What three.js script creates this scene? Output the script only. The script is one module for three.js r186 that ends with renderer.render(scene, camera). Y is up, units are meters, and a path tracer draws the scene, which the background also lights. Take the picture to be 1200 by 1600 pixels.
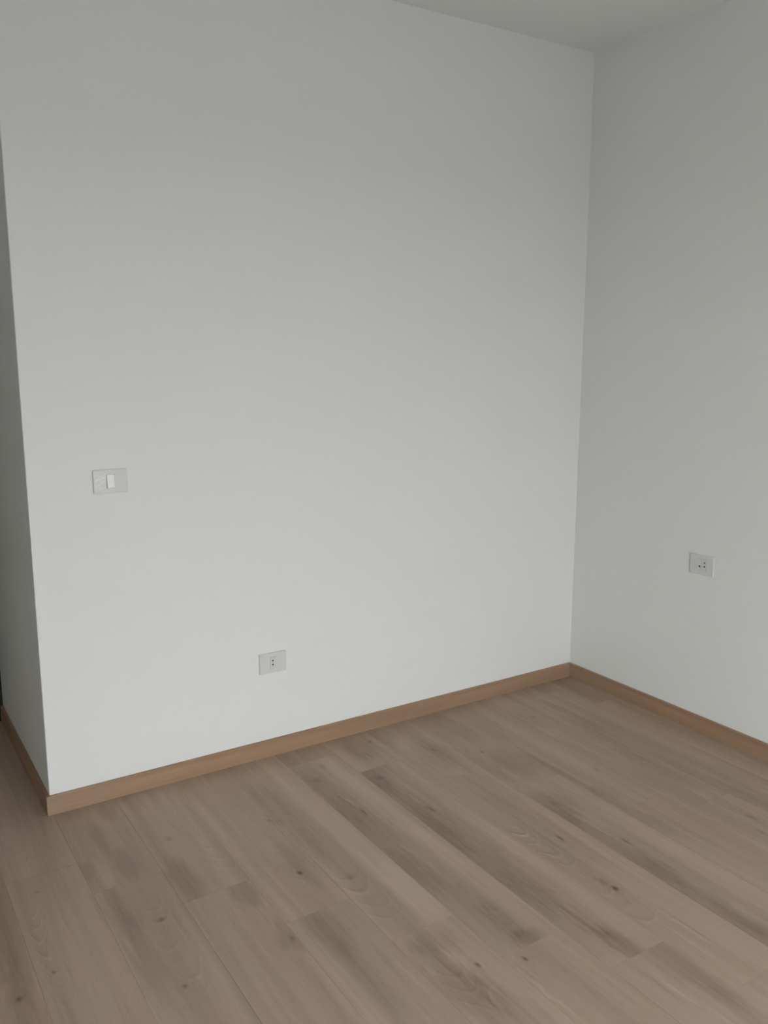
import * as THREE from 'three';
import { mergeGeometries } from 'three/addons/utils/BufferGeometryUtils.js';
import { RectAreaLightUniformsLib } from 'three/addons/lights/RectAreaLightUniformsLib.js';

// ------------------------------------------------------------------ camera
// World: the room's far corner (back wall, right wall, floor) is the origin; x runs left (negative) along
// the back wall, z comes out of the back wall into the room, y is up.
const scene = new THREE.Scene();
const camera = new THREE.PerspectiveCamera(61.272, 1200 / 1600, 0.02, 300);
camera.rotation.order = 'YXZ';
camera.position.set(-2.8515, 1.5, 2.8271);
camera.rotation.set(-0.1793, -0.5678, 0.0007);
scene.add(camera);

// ------------------------------------------------------------------ daylight, exposure
const SKY_STRENGTH = 1.0, WINDOW_LIGHT = 1.0, EXPOSURE = 1.64;
const WIN = { x0: -2.82, x1: -1.02, y0: 0.0, y1: 2.15, z: 3.62 };       // balcony door in the wall behind the camera

const renderer = new THREE.WebGLRenderer({ antialias: true });
renderer.toneMapping = THREE.LinearToneMapping;
renderer.toneMappingExposure = EXPOSURE;
renderer.shadowMap.enabled = true;
renderer.shadowMap.type = THREE.PCFSoftShadowMap;

function overcastSky() {                                                // overcast daylight, a little brighter overhead
  const w = 64, h = 32, d = new Float32Array(w * h * 4);
  for (let j = 0; j < h; j++) {
    const up = Math.sin(((j + 0.5) / h - 0.5) * Math.PI), t = Math.max(0, up);
    const l = 0.6 + 0.4 * t;
    for (let i = 0; i < w; i++) d.set([l * (0.99 - 0.1 * t), l, l * (1.0 + 0.14 * t), 1], (j * w + i) * 4);
  }
  const t = new THREE.DataTexture(d, w, h, THREE.RGBAFormat, THREE.FloatType);
  t.mapping = THREE.EquirectangularReflectionMapping;
  t.magFilter = t.minFilter = THREE.LinearFilter;
  t.needsUpdate = true;
  return t;
}
scene.background = overcastSky();
scene.backgroundIntensity = SKY_STRENGTH * 6;

RectAreaLightUniformsLib.init();
const daylight = new THREE.RectAreaLight(new THREE.Color(0.96, 1.0, 1.03), WINDOW_LIGHT, WIN.x1 - WIN.x0 - 0.12, WIN.y1 - WIN.y0 - 0.12);
daylight.name = 'window_daylight';
daylight.position.set((WIN.x0 + WIN.x1) / 2, (WIN.y0 + WIN.y1) / 2, WIN.z - 0.02);
daylight.lookAt((WIN.x0 + WIN.x1) / 2, (WIN.y0 + WIN.y1) / 2, 0);
scene.add(daylight);

// ------------------------------------------------------------------ helpers
function prng(seed) { let a = seed >>> 0; return () => { a = (a + 0x6D2B79F5) | 0; let t = Math.imul(a ^ (a >>> 15), 1 | a); t = (t + Math.imul(t ^ (t >>> 7), 61 | t)) ^ t; return ((t ^ (t >>> 14)) >>> 0) / 4294967296; }; }
function hash2(x, y, s) { let h = Math.imul(x, 374761393) ^ Math.imul(y, 668265263) ^ Math.imul(s, 2147483647 - 58); h = Math.imul(h ^ (h >>> 13), 1274126177); return ((h ^ (h >>> 16)) >>> 0) / 4294967296; }
function noise(x, y, s) {
  const xi = Math.floor(x), yi = Math.floor(y); let u = x - xi, v = y - yi;
  u = u * u * (3 - 2 * u); v = v * v * (3 - 2 * v);
  const a = hash2(xi, yi, s), b = hash2(xi + 1, yi, s), c = hash2(xi, yi + 1, s), d = hash2(xi + 1, yi + 1, s);
  return (a + (b - a) * u + (c - a) * v + (a - b - c + d) * u * v) * 2 - 1;
}
const smooth = (a, b, x) => { const t = Math.min(1, Math.max(0, (x - a) / (b - a))); return t * t * (3 - 2 * t); };
const lin = (c) => (c <= 0.04045 ? c / 12.92 : Math.pow((c + 0.055) / 1.055, 2.4));

function box(x0, x1, y0, y1, z0, z1) {
  const g = new THREE.BoxGeometry(x1 - x0, y1 - y0, z1 - z0); g.translate((x0 + x1) / 2, (y0 + y1) / 2, (z0 + z1) / 2);
  const p = g.attributes.position, n = g.attributes.normal, uv = g.attributes.uv;                    // uv in metres
  for (let i = 0; i < p.count; i++) {
    if (Math.abs(n.getX(i)) > 0.5) uv.setXY(i, p.getZ(i), p.getY(i));
    else if (Math.abs(n.getY(i)) > 0.5) uv.setXY(i, p.getX(i), p.getZ(i));
    else uv.setXY(i, p.getX(i), p.getY(i));
  }
  return g;
}
function merge(list) { return list.length === 1 ? list[0] : mergeGeometries(list.map((g) => { g = g.index ? g.toNonIndexed() : g; for (const k of Object.keys(g.attributes)) if (!['position', 'normal', 'uv'].includes(k)) g.deleteAttribute(k); return g; })); }
function mesh(name, geometry, material, parent = scene) {
  const m = new THREE.Mesh(Array.isArray(geometry) ? merge(geometry) : geometry, material);
  m.name = name; m.castShadow = m.receiveShadow = true; parent.add(m); return m;
}
const taken = {};
function numbered(name) { const n = taken[name] = (taken[name] ?? -1) + 1; return n ? name + '_' + String(n).padStart(3, '0') : name; }
function struct(name, geometry, material) { const m = mesh(name, geometry, material); m.userData.kind = 'structure'; return m; }
function structGroup(name, x = 0, y = 0, z = 0) { const g = new THREE.Group(); g.name = name; g.position.set(x, y, z); g.userData.kind = 'structure'; scene.add(g); return g; }

// ------------------------------------------------------------------ materials
function dataTexture(w, h, fill, srgb) {
  const d = new Uint8Array(w * h * 4);
  for (let j = 0; j < h; j++) for (let i = 0; i < w; i++) { const c = fill(i, j), o = (j * w + i) * 4; d[o] = c[0]; d[o + 1] = c[1]; d[o + 2] = c[2]; d[o + 3] = 255; }
  const t = new THREE.DataTexture(d, w, h); t.wrapS = t.wrapT = THREE.RepeatWrapping; t.magFilter = THREE.LinearFilter; t.minFilter = THREE.LinearMipmapLinearFilter; t.generateMipmaps = true;
  if (srgb) t.colorSpace = THREE.SRGBColorSpace; t.needsUpdate = true; return t;
}
// tileable noise for the roller-painted plaster
function tileNoise(x, y, n, s) {
  const xi = Math.floor(x), yi = Math.floor(y); let u = x - xi, v = y - yi; u = u * u * (3 - 2 * u); v = v * v * (3 - 2 * v);
  const m = (k) => ((k % n) + n) % n, a = hash2(m(xi), m(yi), s), b = hash2(m(xi + 1), m(yi), s), c = hash2(m(xi), m(yi + 1), s), d = hash2(m(xi + 1), m(yi + 1), s);
  return (a + (b - a) * u + (c - a) * v + (a - b - c + d) * u * v) * 2 - 1;
}
const plasterBump = dataTexture(512, 512, (i, j) => {
  const f = (n, s) => tileNoise(i / 512 * n, j / 512 * n, n, s), v = 128 + 55 * f(96, 3) + 30 * f(180, 5) + 30 * f(12, 7);
  return [v, v, v];
});
plasterBump.repeat.set(2, 2);
const WALL = new THREE.Color().setRGB(0.782, 0.795, 0.772);
const paint = new THREE.MeshStandardMaterial({ color: WALL, roughness: 0.82, bumpMap: plasterBump, bumpScale: 0.00025 });
const ceilingPaint = new THREE.MeshStandardMaterial({ color: new THREE.Color().setRGB(0.785, 0.8, 0.79), roughness: 0.9, bumpMap: plasterBump, bumpScale: 0.0002 });

// ------------------------------------------------------------------ the floor print
// Planks run along z. Row k covers x from X0 + k*PW to X0 + (k+1)*PW; JOINT[k] is where one of its end joints lies.
const X0 = -1.549, PW = 0.2015, PL = 1.215;
const JOINT = { '-5': 0.34, '-4': 0.52, '-3': 0.696, '-2': 0.928, '-1': 1.14, 0: 1.342, 1: 1.518, 2: 1.73, 3: 0.702, 4: 0.998, 5: 1.12, 6: 0.11, 7: 0.315 };
function jointOf(k) { return JOINT[k] ?? (((k * 0.2015 + 0.13) % PL) + PL) % PL; }
function plankAt(x, z) { const k = Math.floor((x - X0) / PW), n = Math.floor((z - jointOf(k)) / PL); return [k, n]; }
// marks of the print: [x, z, half width, half length, strength (+ darker, - lighter), wobble]
const BLOBS = [
  // the print with the dark band along its left edge, three planks of it in view
  [-1.545, 0.12, 0.075, 0.16, 1.0, 0.5], [-1.535, 0.42, 0.07, 0.26, 0.9, 0.5], [-1.53, 0.75, 0.075, 0.3, 1.0, 0.4], [-1.525, 1.08, 0.07, 0.26, 0.8, 0.5],
  [-1.335, 0.34, 0.07, 0.14, 1.0, 0.6], [-1.335, 0.62, 0.07, 0.26, 0.9, 0.5], [-1.325, 0.95, 0.085, 0.3, 1.0, 0.4], [-1.32, 1.25, 0.07, 0.28, 0.8, 0.5],
  [-0.93, 0.86, 0.085, 0.13, 1.0, 0.5], [-0.93, 1.13, 0.07, 0.26, 0.9, 0.5], [-0.925, 1.46, 0.075, 0.3, 1.1, 0.4], [-0.92, 1.75, 0.07, 0.26, 0.9, 0.5],
  [-1.40, 0.5, 0.035, 0.45, -0.7, 0.3], [-1.39, 1.0, 0.04, 0.3, -0.5, 0.3], [-1.19, 0.7, 0.035, 0.45, -0.7, 0.3], [-1.19, 1.15, 0.045, 0.35, -0.5, 0.3], [-0.79, 1.2, 0.04, 0.4, -0.6, 0.3],
  // dark ends by the joints
  [-1.44, 1.32, 0.04, 0.035, 1.3, 0.5], [-1.455, 1.22, 0.03, 0.09, 0.6, 0.9], [-1.25, 1.47, 0.032, 0.09, 1.4, 0.5], [-1.27, 1.33, 0.025, 0.12, 0.8, 0.9],
  [-1.86, 1.01, 0.055, 0.11, 0.9, 0.5], [-1.87, 1.22, 0.03, 0.16, 0.5, 0.8], [-1.66, 1.2, 0.06, 0.07, 0.9, 0.5], [-1.70, 1.36, 0.055, 0.17, 1.1, 0.7], [-1.63, 1.5, 0.05, 0.13, 0.9, 0.7],
  [-1.19, 1.58, 0.045, 0.2, 1.1, 0.3], [-1.19, 1.85, 0.045, 0.2, 0.9, 0.3], [-1.0, 1.8, 0.05, 0.1, 0.6, 0.4],
  [-2.11, 0.60, 0.045, 0.15, 0.9, 0.3], [-2.14, 0.35, 0.03, 0.2, 0.5, 0.5], [-1.985, 0.75, 0.03, 0.07, 1.0, 0.7], [-1.97, 0.98, 0.025, 0.08, 0.9, 0.9], [-1.99, 1.2, 0.02, 0.15, 0.5, 0.9],
  [-2.235, 0.42, 0.03, 0.1, 1.0, 0.4], [-2.265, 0.22, 0.022, 0.13, 0.8, 0.5], [-2.30, 0.62, 0.04, 0.12, 0.7, 0.5], [-2.31, 0.86, 0.03, 0.2, 0.6, 0.5], [-2.20, 0.1, 0.03, 0.06, 0.7, 0.5],
  [-2.345, 0.40, 0.03, 0.06, 0.8, 0.6], [-2.38, 0.1, 0.04, 0.2, 0.4, 0.5], [-2.42, 0.75, 0.06, 0.3, -0.5, 0.3], [-2.30, 0.44, 0.02, 0.1, -0.6, 0.3],
  [-2.6, 0.5, 0.06, 0.35, 1.0, 0.4], [-2.62, 0.9, 0.05, 0.2, 0.7, 0.6],
  [-1.725, 0.35, 0.05, 0.18, 0.5, 0.6], [-1.72, 0.62, 0.04, 0.14, 0.6, 0.7], [-1.6, 0.6, 0.05, 0.5, -0.7, 0.2], [-1.58, 1.0, 0.05, 0.2, -0.7, 0.2],
  [-1.80, 0.70, 0.04, 0.13, 0.6, 0.5], [-1.83, 0.5, 0.05, 0.2, -0.4, 0.4], [-1.93, 0.4, 0.04, 0.25, -0.3, 0.4],
  [-1.24, 0.14, 0.06, 0.1, 0.9, 0.6], [-1.10, 0.08, 0.06, 0.1, 0.7, 0.6], [-1.03, 0.32, 0.07, 0.13, 0.7, 0.6], [-1.06, 0.62, 0.05, 0.2, 0.3, 0.7], [-1.05, 0.95, 0.05, 0.25, 0.5, 0.5],
  [-0.90, 0.15, 0.05, 0.12, 0.6, 0.7], [-0.82, 0.18, 0.05, 0.15, 0.7, 0.5], [-0.93, 0.52, 0.04, 0.2, 0.8, 0.7], [-0.82, 0.56, 0.07, 0.13, 0.9, 0.4],
  [-0.73, 0.68, 0.022, 0.2, 1.1, 0.3], [-0.72, 0.92, 0.035, 0.1, 0.8, 0.4], [-0.72, 0.25, 0.05, 0.2, 0.3, 0.5], [-0.62, 0.5, 0.05, 0.35, -0.5, 0.3], [-0.72, 1.1, 0.05, 0.15, 0.6, 0.5],
  [-0.50, 0.25, 0.06, 0.15, 0.6, 0.5], [-0.37, 0.55, 0.03, 0.25, 0.5, 0.5], [-0.48, 1.05, 0.06, 0.25, 0.7, 0.4], [-0.40, 0.85, 0.04, 0.2, 0.5, 0.5],
  [-0.325, 0.35, 0.03, 0.2, 0.9, 0.4], [-0.335, 0.95, 0.028, 0.2, 0.7, 0.5], [-0.30, 1.2, 0.035, 0.2, 0.9, 0.4], [-0.20, 0.6, 0.05, 0.35, -0.4, 0.3],
  [-0.11, 0.15, 0.06, 0.17, 0.9, 0.4], [-0.09, 0.6, 0.04, 0.2, 0.3, 0.5],
];
// knots: [x, z, radius across, radius along, strength]
const KNOTS = [
  [-1.44, 0.19, 0.012, 0.02, 0.5], [-0.6, 0.75, 0.007, 0.016, 0.7], [-2.08, 0.36, 0.012, 0.016, 0.6], [-1.70, 0.84, 0.014, 0.018, 0.5],
  [-1.476, 0.545, 0.006, 0.028, 1.0], [-1.276, 0.65, 0.006, 0.028, 1.0], [-0.875, 1.146, 0.006, 0.028, 1.1], [-1.505, 0.27, 0.02, 0.02, 0.5], [-1.305, 0.375, 0.02, 0.02, 0.5],
  [-1.767, 0.427, 0.009, 0.011, 0.8], [-1.815, 0.743, 0.009, 0.012, 1.5], [-2.228, 0.733, 0.011, 0.011, 0.9], [-2.261, 1.009, 0.008, 0.01, 1.1], [-2.607, 0.839, 0.011, 0.012, 1.0],
  [-2.518, 0.790, 0.005, 0.007, 1.1], [-2.486, 0.425, 0.006, 0.005, 1.0], [-1.012, 0.298, 0.006, 0.014, 1.0], [-0.864, 0.412, 0.006, 0.012, 1.1], [-0.476, 0.269, 0.014, 0.016, 0.4],
  [-1.088, 1.293, 0.008, 0.013, 1.8], [-1.096, 1.25, 0.014, 0.02, 0.7], [-1.037, 1.017, 0.006, 0.024, 1.2], [-0.9, 0.85, 0.012, 0.02, 0.5], [-1.503, 1.378, 0.006, 0.011, 1.6], [-1.617, 1.33, 0.007, 0.01, 1.3],
  [-1.965, 0.99, 0.008, 0.015, 0.8], [-0.467, 1.336, 0.008, 0.02, 0.6], [-0.413, 1.264, 0.006, 0.02, 0.7], [-1.18, 0.105, 0.006, 0.012, 1.0],
];
// thin pale or dark streaks: [x, z, half length, slant, strength]
const STREAKS = [
  [-1.492, 0.45, 0.07, 0.25, 0.7], [-1.484, 0.47, 0.07, 0.25, -0.9], [-1.292, 0.57, 0.07, 0.25, 0.7], [-1.284, 0.59, 0.07, 0.25, -0.9], [-0.898, 1.06, 0.08, 0.25, 0.8], [-0.89, 1.085, 0.08, 0.25, -0.9],
  [-1.478, 0.80, 0.04, 0.15, -0.9], [-1.278, 0.92, 0.04, 0.15, -0.7], [-0.88, 1.4, 0.06, 0.15, -0.7], [-1.245, 0.2, 0.05, 0.2, 0.5], [-1.66, 1.27, 0.08, 0.1, -0.7], [-1.685, 1.3, 0.1, 0.05, 0.6], [-1.78, 1.25, 0.14, 0.05, -0.6],
  [-1.53, 1.42, 0.1, 0.1, 0.6], [-1.54, 1.5, 0.09, 0.1, -0.7], [-2.33, 0.8, 0.1, 0.05, -0.7], [-2.36, 0.6, 0.1, 0.0, 0.4], [-2.19, 0.75, 0.12, 0.02, 0.4], [-2.2, 0.8, 0.12, 0.02, -0.4], [-1.28, 1.28, 0.1, 0.1, 0.6], [-1.265, 1.3, 0.1, 0.1, -0.5],
  [-1.06, 1.5, 0.12, 0.1, -0.7], [-1.05, 1.52, 0.12, 0.1, 0.5], [-1.1, 1.55, 0.1, 0.1, -0.6], [-0.55, 1.2, 0.1, 0.1, 0.5], [-0.6, 1.1, 0.1, 0.05, -0.4], [-0.3, 0.7, 0.12, 0.05, -0.4], [-2.59, 0.7, 0.2, 0.1, 0.4], [-2.62, 0.55, 0.2, 0.1, -0.5],
  [-1.27, 1.65, 0.08, 0.15, -0.8], [-1.29, 1.63, 0.08, 0.15, 0.6], [-1.25, 1.78, 0.06, 0.1, -0.5], [-2.09, 0.15, 0.06, 0.2, -0.5], [-2.04, 0.3, 0.06, 0.2, 0.5], [-1.96, 0.2, 0.06, 0.2, 0.4],
];
// nested arches of flat-sawn grain: [x, z from, z to, half width, strength]
const ARCHES = [[-1.115, 0.84, 1.5, 0.045, 1.6], [-2.518, 0.45, 0.95, 0.03, 1.0], [-2.235, 0.58, 1.12, 0.05, 0.4], [-1.70, 0.76, 1.1, 0.055, 0.8], [-1.99, 0.3, 0.69, 0.04, 0.45], [-1.45, 1.15, 1.33, 0.035, 0.7], [-0.47, 0.2, 0.36, 0.04, 0.5], [-1.76, 0.3, 0.55, 0.035, 0.6], [-1.68, 1.2, 1.5, 0.05, 0.6], [-2.5, 0.1, 0.33, 0.06, 0.5]];

const TX0 = -3.0, TZ0 = -1.0, TM = 3.2;                                  // the metres of floor that one print covers
const FLOOR_BASE = [0.376, 0.277, 0.207];
function floorPrint() {
  const S = 2048, px = S / TM;
  // darkness per pixel, filled mark by mark inside each mark's own plank
  const dark = new Float32Array(S * S);
  const each = (x, z, hx, hz, put) => {
    const id = plankAt(x, z);
    const i0 = Math.max(0, Math.floor((x - hx - TX0) * px)), i1 = Math.min(S - 1, Math.ceil((x + hx - TX0) * px)), j0 = Math.max(0, Math.floor((z - hz - TZ0) * px)), j1 = Math.min(S - 1, Math.ceil((z + hz - TZ0) * px));
    for (let j = j0; j <= j1; j++) for (let i = i0; i <= i1; i++) {
      const X = TX0 + (i + 0.5) / px, Z = TZ0 + (j + 0.5) / px, q = plankAt(X, Z);
      if (q[0] === id[0] && q[1] === id[1]) put(j * S + i, X, Z);
    }
  };
  for (const [x, z, hx, hz, s, wob] of BLOBS) each(x, z, hx * 1.7, hz * 1.7, (o, X, Z) => {
    const n = noise(X * 28, Z * 7, 11) * 0.6 + noise(X * 70, Z * 11, 12) * 0.4;
    const r = Math.hypot((X - x) / hx, (Z - z) / hz) + wob * (0.55 * n + 0.35 * noise(X * 130, Z * 24, 13));
    dark[o] += s * 0.19 * (1 - smooth(0.45, 1.35, r));
  });
  for (const [x, z, rx, rz, s] of KNOTS) each(x, z, rx * 7, rz * 6, (o, X, Z) => {
    const n = noise(X * 120, Z * 60, 21) * 0.25, r = Math.hypot((X - x) / rx, (Z - z) / rz) * (1 + n);
    dark[o] += s * (0.36 * Math.exp(-r * r * 0.9) + 0.08 * Math.cos(r * 2.4) * Math.exp(-r * 0.55));
  });
  for (const [x, z, hl, sl, s] of STREAKS) each(x, z, 0.03 + hl * sl * 1.5, hl * 1.6, (o, X, Z) => {
    const dz = (Z - z) / hl, dx = (X - x - dz * hl * sl * 0.35 - 0.004 * noise(Z * 30, x * 50, 31)) / 0.0042;
    dark[o] += s * 0.24 * Math.exp(-dx * dx - dz * dz * 1.6);
  });
  for (const [x, z0, z1, hw, s] of ARCHES) { const zc = (z0 + z1) / 2; each(x, zc, hw * 1.5, (z1 - z0) / 2, (o, X, Z) => {
    const w = noise(X * 26, Z * 9, 41), w2 = noise(X * 60, Z * 22, 43), d = (X - x + 0.014 * w + 0.003 * w2) / hw;
    const t = Z - z0 + d * d * 0.07 + 0.03 * noise(x * 40, Z * 7, 44) + 0.018 * w + 0.006 * w2, ph = t / 0.062, f = ph - Math.floor(ph), m = hash2(Math.floor(ph), Math.round(x * 1000), 45);
    const line = Math.exp(-Math.pow((f - 0.45) / 0.11, 2)) - 0.9 * Math.exp(-Math.pow((f - 0.68) / 0.12, 2));
    dark[o] += s * 0.2 * line * (0.3 + m) * (0.55 + 0.45 * noise(X * 22, Z * 14, 42)) * (1 - smooth(0.4, 1.3, Math.abs(d))) * smooth(0, 0.08, Z - z0) * smooth(0, 0.08, z1 - Z);
  }); }
  return dataTexture(S, S, (i, j) => {
    const X = TX0 + (i + 0.5) / px, Z = TZ0 + (j + 0.5) / px, [k, n] = plankAt(X, Z), s = 100 + ((k * 17 + n * 131) & 1023);
    const tone = hash2(k, n, 5) - 0.5, hue = hash2(k, n, 6) - 0.5;
    const warp = noise(X * 7, Z * 1.6, s) * 0.012 + noise(X * 24, Z * 5, s + 8) * 0.004;
    const broad = noise((X + warp) * 16, Z * 0.9, s + 1) * 0.07 + noise((X + warp) * 40, Z * 1.7, s + 2) * 0.06;
    const fine = noise((X + warp) * 85, Z * 3.2, s + 9) * 0.045 + noise((X + warp) * 190, Z * 5, s + 3) * 0.036 + noise((X + warp) * 420, Z * 11, s + 4) * 0.02;
    const pores = Math.max(0, noise(X * 330, Z * 26, s + 5) - 0.55) * 0.2;
    const v = 1 + tone * 0.06 + broad * 1.1 + fine - pores - dark[j * S + i];
    const red = hue * 0.015 + noise(X * 9, Z * 2.2, s + 6) * 0.012;
    const dk = 1 - v, c = [FLOOR_BASE[0] * (1 - 0.93 * dk) * (1 + red), FLOOR_BASE[1] * (1 - 1.02 * dk), FLOOR_BASE[2] * (1 - 1.12 * dk) * (1 - red)];
    return c.map((q) => { q = Math.max(0.002, q); q = q <= 0.0031308 ? q * 12.92 : 1.055 * Math.pow(q, 1 / 2.4) - 0.055; return Math.round(Math.min(1, q) * 255); });
  }, true);
}
const printMap = floorPrint();
printMap.wrapS = printMap.wrapT = THREE.MirroredRepeatWrapping;
const laminate = new THREE.MeshStandardMaterial({ map: printMap, roughness: 0.55 });

function woodMap(base, seed, contrast) {
  return dataTexture(1024, 128, (i, j) => {
    const x = i / 1024 * 2.4, y = j / 128 * 0.12;
    const v = 1 + contrast * (noise(x * 2.2, y * 40, seed) * 0.10 + noise(x * 5, y * 150, seed + 1) * 0.05 + noise(x * 12, y * 420, seed + 2) * 0.04 + noise(x * 1.1, 3.3, seed + 3) * 0.07);
    const w = noise(x * 1.7, 9.1, seed + 4) * 0.03 * contrast;
    return [base[0] * v * (1 + w), base[1] * v, base[2] * v * (1 - w * 1.5)].map((q) => { q = q <= 0.0031308 ? q * 12.92 : 1.055 * Math.pow(q, 1 / 2.4) - 0.055; return Math.round(Math.min(1, Math.max(0, q)) * 255); });
  }, true);
}
const skirtingMap = woodMap([0.33, 0.215, 0.135], 301, 1);
skirtingMap.repeat.set(1 / 2.4, 1 / 0.12);
const skirtingWood = new THREE.MeshStandardMaterial({ map: skirtingMap, roughness: 0.5 });
const darkMap = woodMap([0.030, 0.024, 0.016], 411, 1);
darkMap.repeat.set(1 / 2.4, 1 / 0.12);
const darkWood = new THREE.MeshStandardMaterial({ map: darkMap, roughness: 0.55 });
const plastic = new THREE.MeshPhysicalMaterial({ color: new THREE.Color().setRGB(0.648, 0.662, 0.638), roughness: 0.42 });
const whitePlastic = new THREE.MeshPhysicalMaterial({ color: new THREE.Color().setRGB(0.8, 0.8, 0.775), roughness: 0.3 });
const filmPlastic = new THREE.MeshPhysicalMaterial({ color: 0xffffff, roughness: 0.12, transmission: 1, thickness: 0, ior: 1.5 });
const holeDark = new THREE.MeshStandardMaterial({ color: new THREE.Color().setRGB(0.006, 0.006, 0.005), roughness: 0.8 });
const aluminium = new THREE.MeshStandardMaterial({ color: new THREE.Color().setRGB(0.72, 0.72, 0.7), roughness: 0.45 });
const glass = new THREE.MeshPhysicalMaterial({ color: 0xffffff, roughness: 0.02, transmission: 1, thickness: 0, ior: 1.5 });
const steel = new THREE.MeshStandardMaterial({ color: new THREE.Color().setRGB(0.5, 0.49, 0.47), roughness: 0.3, metalness: 1 });

// ------------------------------------------------------------------ the shell
const H = 2.7495, XL = -4.05, ZB = WIN.z, ZH = -0.901, EDGE = -2.3608, T = 0.14;
// back wall and the return into the hall: one L of plaster with a slightly rounded arris
{
  const r = 0.004, s = new THREE.Shape();                                 // plan: shape x = world x, shape y = -world z
  s.moveTo(T, 0); s.lineTo(EDGE + r, 0); s.quadraticCurveTo(EDGE, 0, EDGE, r); s.lineTo(EDGE, -ZH); s.lineTo(EDGE + T, -ZH); s.lineTo(EDGE + T, T); s.lineTo(T, T); s.closePath();
  const g = new THREE.ExtrudeGeometry(s, { depth: H, bevelEnabled: false, curveSegments: 4 });
  g.rotateX(-Math.PI / 2);                                                // y -> -z, depth -> up
  struct('wall_back', g, paint);
}
struct('wall_right', box(0, T, 0, H, 0, ZB), paint);
struct('wall_left', box(XL - T, XL, 0, H, ZH, ZB), paint);
struct('wall_front', [box(XL - T, WIN.x0, 0, H, ZB, ZB + T), box(WIN.x1, T, 0, H, ZB, ZB + T), box(WIN.x0, WIN.x1, WIN.y1, H, ZB, ZB + T)], paint);
const DOOR = { x0: -3.22, x1: EDGE, y1: 2.08 };
struct('wall_hall', [box(XL - T, DOOR.x0, 0, H, ZH - T, ZH), box(DOOR.x1, EDGE + T, 0, H, ZH - T, ZH), box(DOOR.x0, DOOR.x1, DOOR.y1, H, ZH - T, ZH), box(XL - T, EDGE + T, 0, H, ZH - T - 0.1, ZH - T)], paint);
struct('ceiling', box(XL - T, T, H, H + 0.14, ZH - T - 0.1, ZB + T), ceilingPaint);

// floor: screed with laminate planks laid on it
{
  const PT = 0.008, floor = struct('floor', box(XL - T, T, -0.16, -PT, ZH - T - 0.1, ZB + T), new THREE.MeshStandardMaterial({ color: new THREE.Color().setRGB(0.3, 0.29, 0.27), roughness: 0.9 }));
  const gap = 0.00015, ch = 0.0003;
  function plankGeometry(x0, x1, z0, z1) {
    const P = [], I = [], U = [], corner = [[x0, z0], [x1, z0], [x1, z1], [x0, z1]], inner = [[x0 + ch, z0 + ch], [x1 - ch, z0 + ch], [x1 - ch, z1 - ch], [x0 + ch, z1 - ch]];
    const put = (a) => { for (const [x, y, z] of a) { P.push(x, y, z); U.push((x - TX0) / TM, (z - TZ0) / TM); } };
    const quad = (a, b, c, d) => { const n = P.length / 3; put([a, b, c, d]); I.push(n, n + 1, n + 2, n, n + 2, n + 3); };
    const at = ([x, z], y) => [x, y, z];
    quad(at(inner[3], 0), at(inner[2], 0), at(inner[1], 0), at(inner[0], 0));
    for (let e = 0; e < 4; e++) {
      const f = (e + 1) % 4;
      quad(at(inner[e], 0), at(inner[f], 0), at(corner[f], -ch), at(corner[e], -ch));
      quad(at(corner[e], -ch), at(corner[f], -ch), at(corner[f], -PT), at(corner[e], -PT));
    }
    quad(at(corner[0], -PT), at(corner[1], -PT), at(corner[2], -PT), at(corner[3], -PT));
    const g = new THREE.BufferGeometry(); g.setAttribute('position', new THREE.Float32BufferAttribute(P, 3)); g.setAttribute('uv', new THREE.Float32BufferAttribute(U, 2)); g.setIndex(I); g.computeVertexNormals(); return g;
  }
  for (let k = Math.floor((XL - X0) / PW); X0 + k * PW < -0.001; k++) {
    const x0 = Math.max(XL, X0 + k * PW), x1 = Math.min(0, X0 + (k + 1) * PW), zEnd = x0 < EDGE - 0.001 ? ZH : 0;
    if (x1 - x0 < 0.004) continue;
    let z = jointOf(k); while (z > ZH) z -= PL;
    for (; z < ZB; z += PL) {
      let z0 = Math.max(zEnd, z), z1 = Math.min(ZB, z + PL);
      if (z1 - z0 < 0.01) continue;
      // the row that meets the wall's arris is cut round it
      if (x0 < EDGE && x1 > EDGE && z0 < 0) {
        if (z1 > 0) mesh(numbered('plank'), plankGeometry(x0 + gap, x1 - gap, gap, z1 - gap), laminate, floor);
        mesh(numbered('plank'), plankGeometry(x0 + gap, EDGE - gap, z0 + gap, Math.min(0, z1) - gap), laminate, floor);
      } else mesh(numbered('plank'), plankGeometry(x0 + gap, x1 - gap, z0 + gap, z1 - gap), laminate, floor);
    }
  }
}

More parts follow.
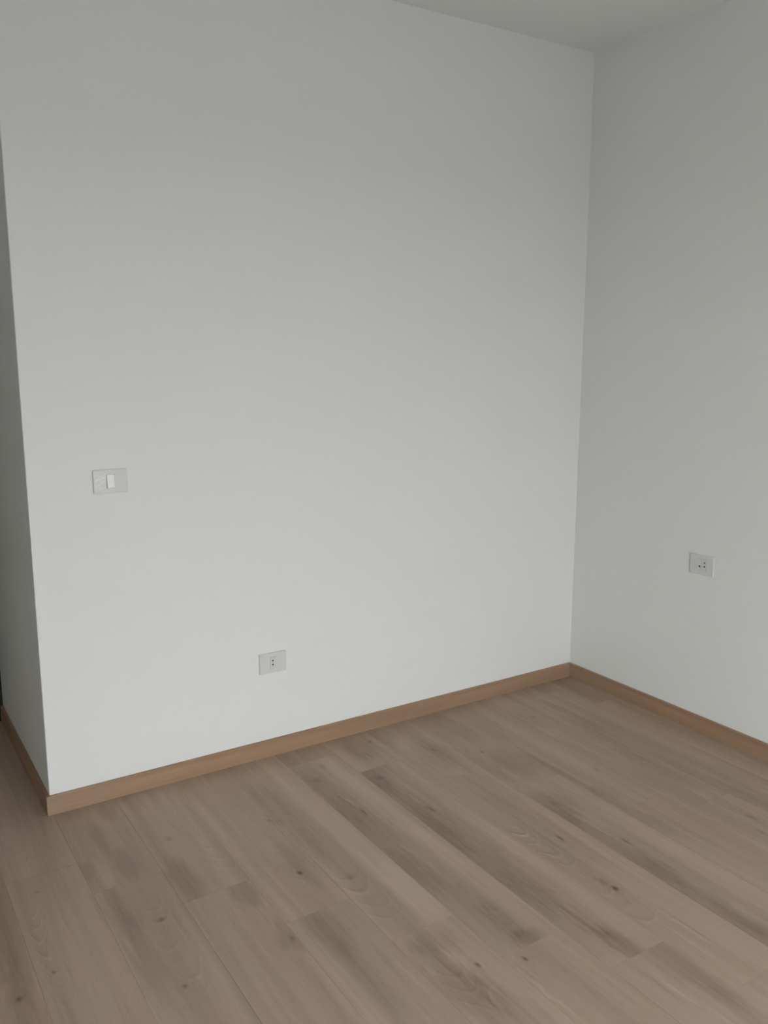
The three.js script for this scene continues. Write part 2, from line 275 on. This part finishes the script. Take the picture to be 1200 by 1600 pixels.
// skirting boards: a flat board with an eased top edge
const SH = 0.066, ST = 0.0115;
function skirting(length) {                                               // along +x, back on z = 0, bottom on y = 0
  const s = new THREE.Shape(), r = 0.003;
  s.moveTo(0, 0); s.lineTo(ST, 0); s.lineTo(ST, SH - r); s.quadraticCurveTo(ST, SH, ST - r, SH); s.lineTo(0, SH); s.closePath();
  const g = new THREE.ExtrudeGeometry(s, { depth: length, bevelEnabled: false, curveSegments: 5 });
  g.rotateY(Math.PI / 2); g.scale(1, 1, -1); g.scale(1, 1, 1);            // profile x -> z, depth -> x
  const idx = g.index, p = g.attributes.position, uv = g.attributes.uv;
  if (idx) { for (let i = 0; i < idx.count; i += 3) { const a = idx.getX(i); idx.setX(i, idx.getX(i + 2)); idx.setX(i + 2, a); } }
  else for (const A of Object.values(g.attributes)) for (let i = 0; i < A.count; i += 3) for (let c = 0; c < A.itemSize; c++) { const o = i * A.itemSize + c, q = (i + 2) * A.itemSize + c, v = A.array[o]; A.array[o] = A.array[q]; A.array[q] = v; }
  g.computeVertexNormals();
  for (let i = 0; i < p.count; i++) uv.setXY(i, p.getX(i), p.getY(i) + p.getZ(i));
  return g;
}
function board(name, length, x, z, turn) { const m = struct(name, skirting(length), skirtingWood); m.position.set(x, 0, z); m.rotation.y = turn; return m; }
board('baseboard_back', -EDGE + ST, EDGE - ST, 0, 0);
board('baseboard_right', ZB - ST, 0, ST, -Math.PI / 2);
board('baseboard_hall', -ZH - 0.012, EDGE, ZH + 0.012, -Math.PI / 2);
board('baseboard_left', ZB - ZH, XL, ZB, Math.PI / 2);
board('baseboard_front', WIN.x0 - XL - ST, WIN.x0, ZB, Math.PI);

// balcony door behind the camera: frame, two sliding sashes with panes
{
  const w = structGroup('window_1', (WIN.x0 + WIN.x1) / 2, 0, ZB + 0.07), W = WIN.x1 - WIN.x0, h = WIN.y1;
  mesh('window_frame', [box(-W / 2, W / 2, h - 0.05, h, -0.05, 0.05), box(-W / 2, W / 2, 0, 0.03, -0.05, 0.05), box(-W / 2, -W / 2 + 0.045, 0.03, h - 0.05, -0.05, 0.05), box(W / 2 - 0.045, W / 2, 0.03, h - 0.05, -0.05, 0.05)], aluminium, w);
  for (const [a, b, z] of [[-W / 2 + 0.045, 0.03, -0.02], [-0.03, W / 2 - 0.045, 0.02]]) {
    const t = 0.055, s = mesh('sash', [box(a, b, 0.03, 0.03 + t, z - 0.016, z + 0.016), box(a, b, h - 0.05 - t, h - 0.05, z - 0.016, z + 0.016), box(a, a + t, 0.03 + t, h - 0.05 - t, z - 0.016, z + 0.016), box(b - t, b, 0.03 + t, h - 0.05 - t, z - 0.016, z + 0.016)], aluminium, w);
    mesh('pane', box(a + t, b - t, 0.03 + t, h - 0.05 - t, z - 0.003, z + 0.003), glass, s);
  }
}
// dark door at the end of the hall
{
  const d = structGroup('door_1', (DOOR.x0 + DOOR.x1) / 2, 0, ZH), W = DOOR.x1 - DOOR.x0, h = DOOR.y1, f = 0.06;
  mesh('door_frame', [box(-W / 2, -W / 2 + f, 0, h, -T, 0.012), box(W / 2 - f, W / 2 - 0.0005, 0, h, -T, 0.012), box(-W / 2 + f, W / 2 - f, h - f, h, -T, 0.012)], darkWood, d);
  const leaf = mesh('door_leaf', box(-W / 2 + f + 0.002, W / 2 - f - 0.002, 0.006, h - f - 0.002, -0.06, -0.02), darkWood, d);
  const spin = (pts) => new THREE.LatheGeometry(pts.map(([r, y]) => new THREE.Vector2(r, y)), 20).rotateX(Math.PI / 2);
  const k = spin([[0, 0], [0.026, 0], [0.026, 0.006], [0.01, 0.012], [0.009, 0.045], [0, 0.046]]); k.translate(-W / 2 + 0.13, 1.0, -0.02);
  const lever = new THREE.CapsuleGeometry(0.008, 0.1, 4, 10).rotateZ(Math.PI / 2); lever.translate(-W / 2 + 0.185, 1.0, 0.022);
  mesh('door_handle', [k, lever], steel, leaf);
}
// ground outside, one storey down
struct('ground', new THREE.BoxGeometry(120, 0.2, 120).translate(0, -3.3, 64), new THREE.MeshStandardMaterial({ color: new THREE.Color().setRGB(0.12, 0.12, 0.11), roughness: 0.95 }));

// ------------------------------------------------------------------ switch and sockets
function rounded(x0, y0, x1, y1, r, S = THREE.Shape) {
  const s = new S(); s.moveTo(x0 + r, y0); s.lineTo(x1 - r, y0); s.quadraticCurveTo(x1, y0, x1, y0 + r); s.lineTo(x1, y1 - r); s.quadraticCurveTo(x1, y1, x1 - r, y1);
  s.lineTo(x0 + r, y1); s.quadraticCurveTo(x0, y1, x0, y1 - r); s.lineTo(x0, y0 + r); s.quadraticCurveTo(x0, y0, x0 + r, y0); return s;
}
function round(x, y, r) { const p = new THREE.Path(); p.absarc(x, y, r, 0, Math.PI * 2, true); return p; }
function slab(shape, z0, z1, bevel) {
  const g = new THREE.ExtrudeGeometry(shape, { depth: z1 - z0 - bevel, bevelEnabled: bevel > 0, bevelThickness: bevel, bevelSize: bevel, bevelOffset: -bevel, bevelSegments: 3, curveSegments: 10 });
  const p = g.attributes.position;                                        // flat back: no bevel on the wall side
  for (let i = 0; i < p.count; i++) if (p.getZ(i) < 0) p.setZ(i, 0);
  g.translate(0, 0, z0); g.computeVertexNormals(); return g;
}
const PWID = 0.1095, PHEI = 0.0772, PDEP = 0.008, MW = 0.0225, MH = 0.0445;
function fitting(name, label, category, x, y, z, turn, cells, cellWidth = MW) {
  const t = new THREE.Group(); t.name = numbered(name); t.position.set(x, y, z); t.rotation.y = turn; t.userData = { label, category }; scene.add(t);
  const s = rounded(-PWID / 2, -PHEI / 2, PWID / 2, PHEI / 2, 0.003);
  for (const c of cells) s.holes.push(rounded(c - cellWidth / 2, -MH / 2, c + cellWidth / 2, MH / 2, 0.001, THREE.Path));
  mesh('cover_plate', slab(s, 0, PDEP, 0.0015), plastic, t);
  return t;
}
function socketModule(t, x, holes) {
  const g = 0.0004, s = rounded(x - MW / 2 + g, -MH / 2 + g, x + MW / 2 - g, MH / 2 - g, 0.001);
  for (const [hx, hy, r] of holes) s.holes.push(round(hx, hy, r));
  const m = mesh('socket_module', slab(s, 0.001, PDEP + 0.0006, 0.0006), plastic, t);
  for (const [hx, hy, r] of holes) { const c = new THREE.CylinderGeometry(r, r, 0.0055, 18).rotateX(Math.PI / 2); c.translate(hx, hy, 0.005); mesh('pin_hole', c, holeDark, m); }
}
{
  const sw = fitting('light_switch', 'off-white rectangular wall plate with one small rocker, near the left end of the wall', 'light switch', -2.1055, 1.0972, 0, 0, [0], 0.0255);
  const g = 0.0009, RW = 0.0255, s = rounded(-RW / 2 + g, -MH / 2 + g, RW / 2 - 0.0003, MH / 2 - 0.0003, 0.0012), geo = slab(s, 0.001, PDEP + 0.001, 0.0009), p = geo.attributes.position;
  for (let i = 0; i < p.count; i++) if (p.getZ(i) > 0.005) p.setZ(i, p.getZ(i) + 0.004 * (0.5 - p.getY(i) / MH));                     // pressed in at the top, standing out at the bottom
  geo.computeVertexNormals();
  mesh('rocker', geo, whitePlastic, sw);
  // creased scrap of clear protective film still on the left half of the plate
  const fw = 0.05, fh = 0.05, film = new THREE.PlaneGeometry(fw, fh, 60, 60), q = film.attributes.position;
  for (let i = 0; i < q.count; i++) {
    const x = q.getX(i), y = q.getY(i), c = (a, b, k, wd) => Math.exp(-Math.pow((y - a - b * x) / wd, 2)) * k;
    const edge = smooth(0, 0.006, fw / 2 - Math.abs(x)) * smooth(0, 0.006, fh / 2 - Math.abs(y));
    q.setZ(i, edge * (c(-0.008, -0.35, 0.0014, 0.0022) + c(0.009, 0.3, 0.0007, 0.003) + c(-0.004, 0.8, 0.0007, 0.002) + 0.0003 * noise(x * 220, y * 180, 77)));
  }
  film.translate(-0.0255, 0.0, PDEP + 0.0004); film.computeVertexNormals();
  mesh('protective_film', film, filmPlastic, sw).userData.label = 'creased clear protective film';
}
{
  const so = fitting('wall_socket', 'off-white rectangular wall socket with two pin holes, low above the skirting', 'wall socket', -1.544, 0.3688, 0, 0, [0]);
  socketModule(so, 0, [[-0.0015, 0.0085, 0.0033], [-0.0012, -0.0072, 0.0033]]);
}
{
  const so = fitting('wall_socket', 'off-white rectangular wall socket with three holes on the shaded right wall', 'wall socket', 0, 0.6865, 0.7005, -Math.PI / 2, [0], 0.0456);
  socketModule(so, -0.0115, [[-0.0088, -0.0071, 0.0042]]);
  socketModule(so, 0.0115, [[0.0137, 0.0097, 0.0033], [0.014, -0.0055, 0.0033]]);
}

renderer.render(scene, camera);
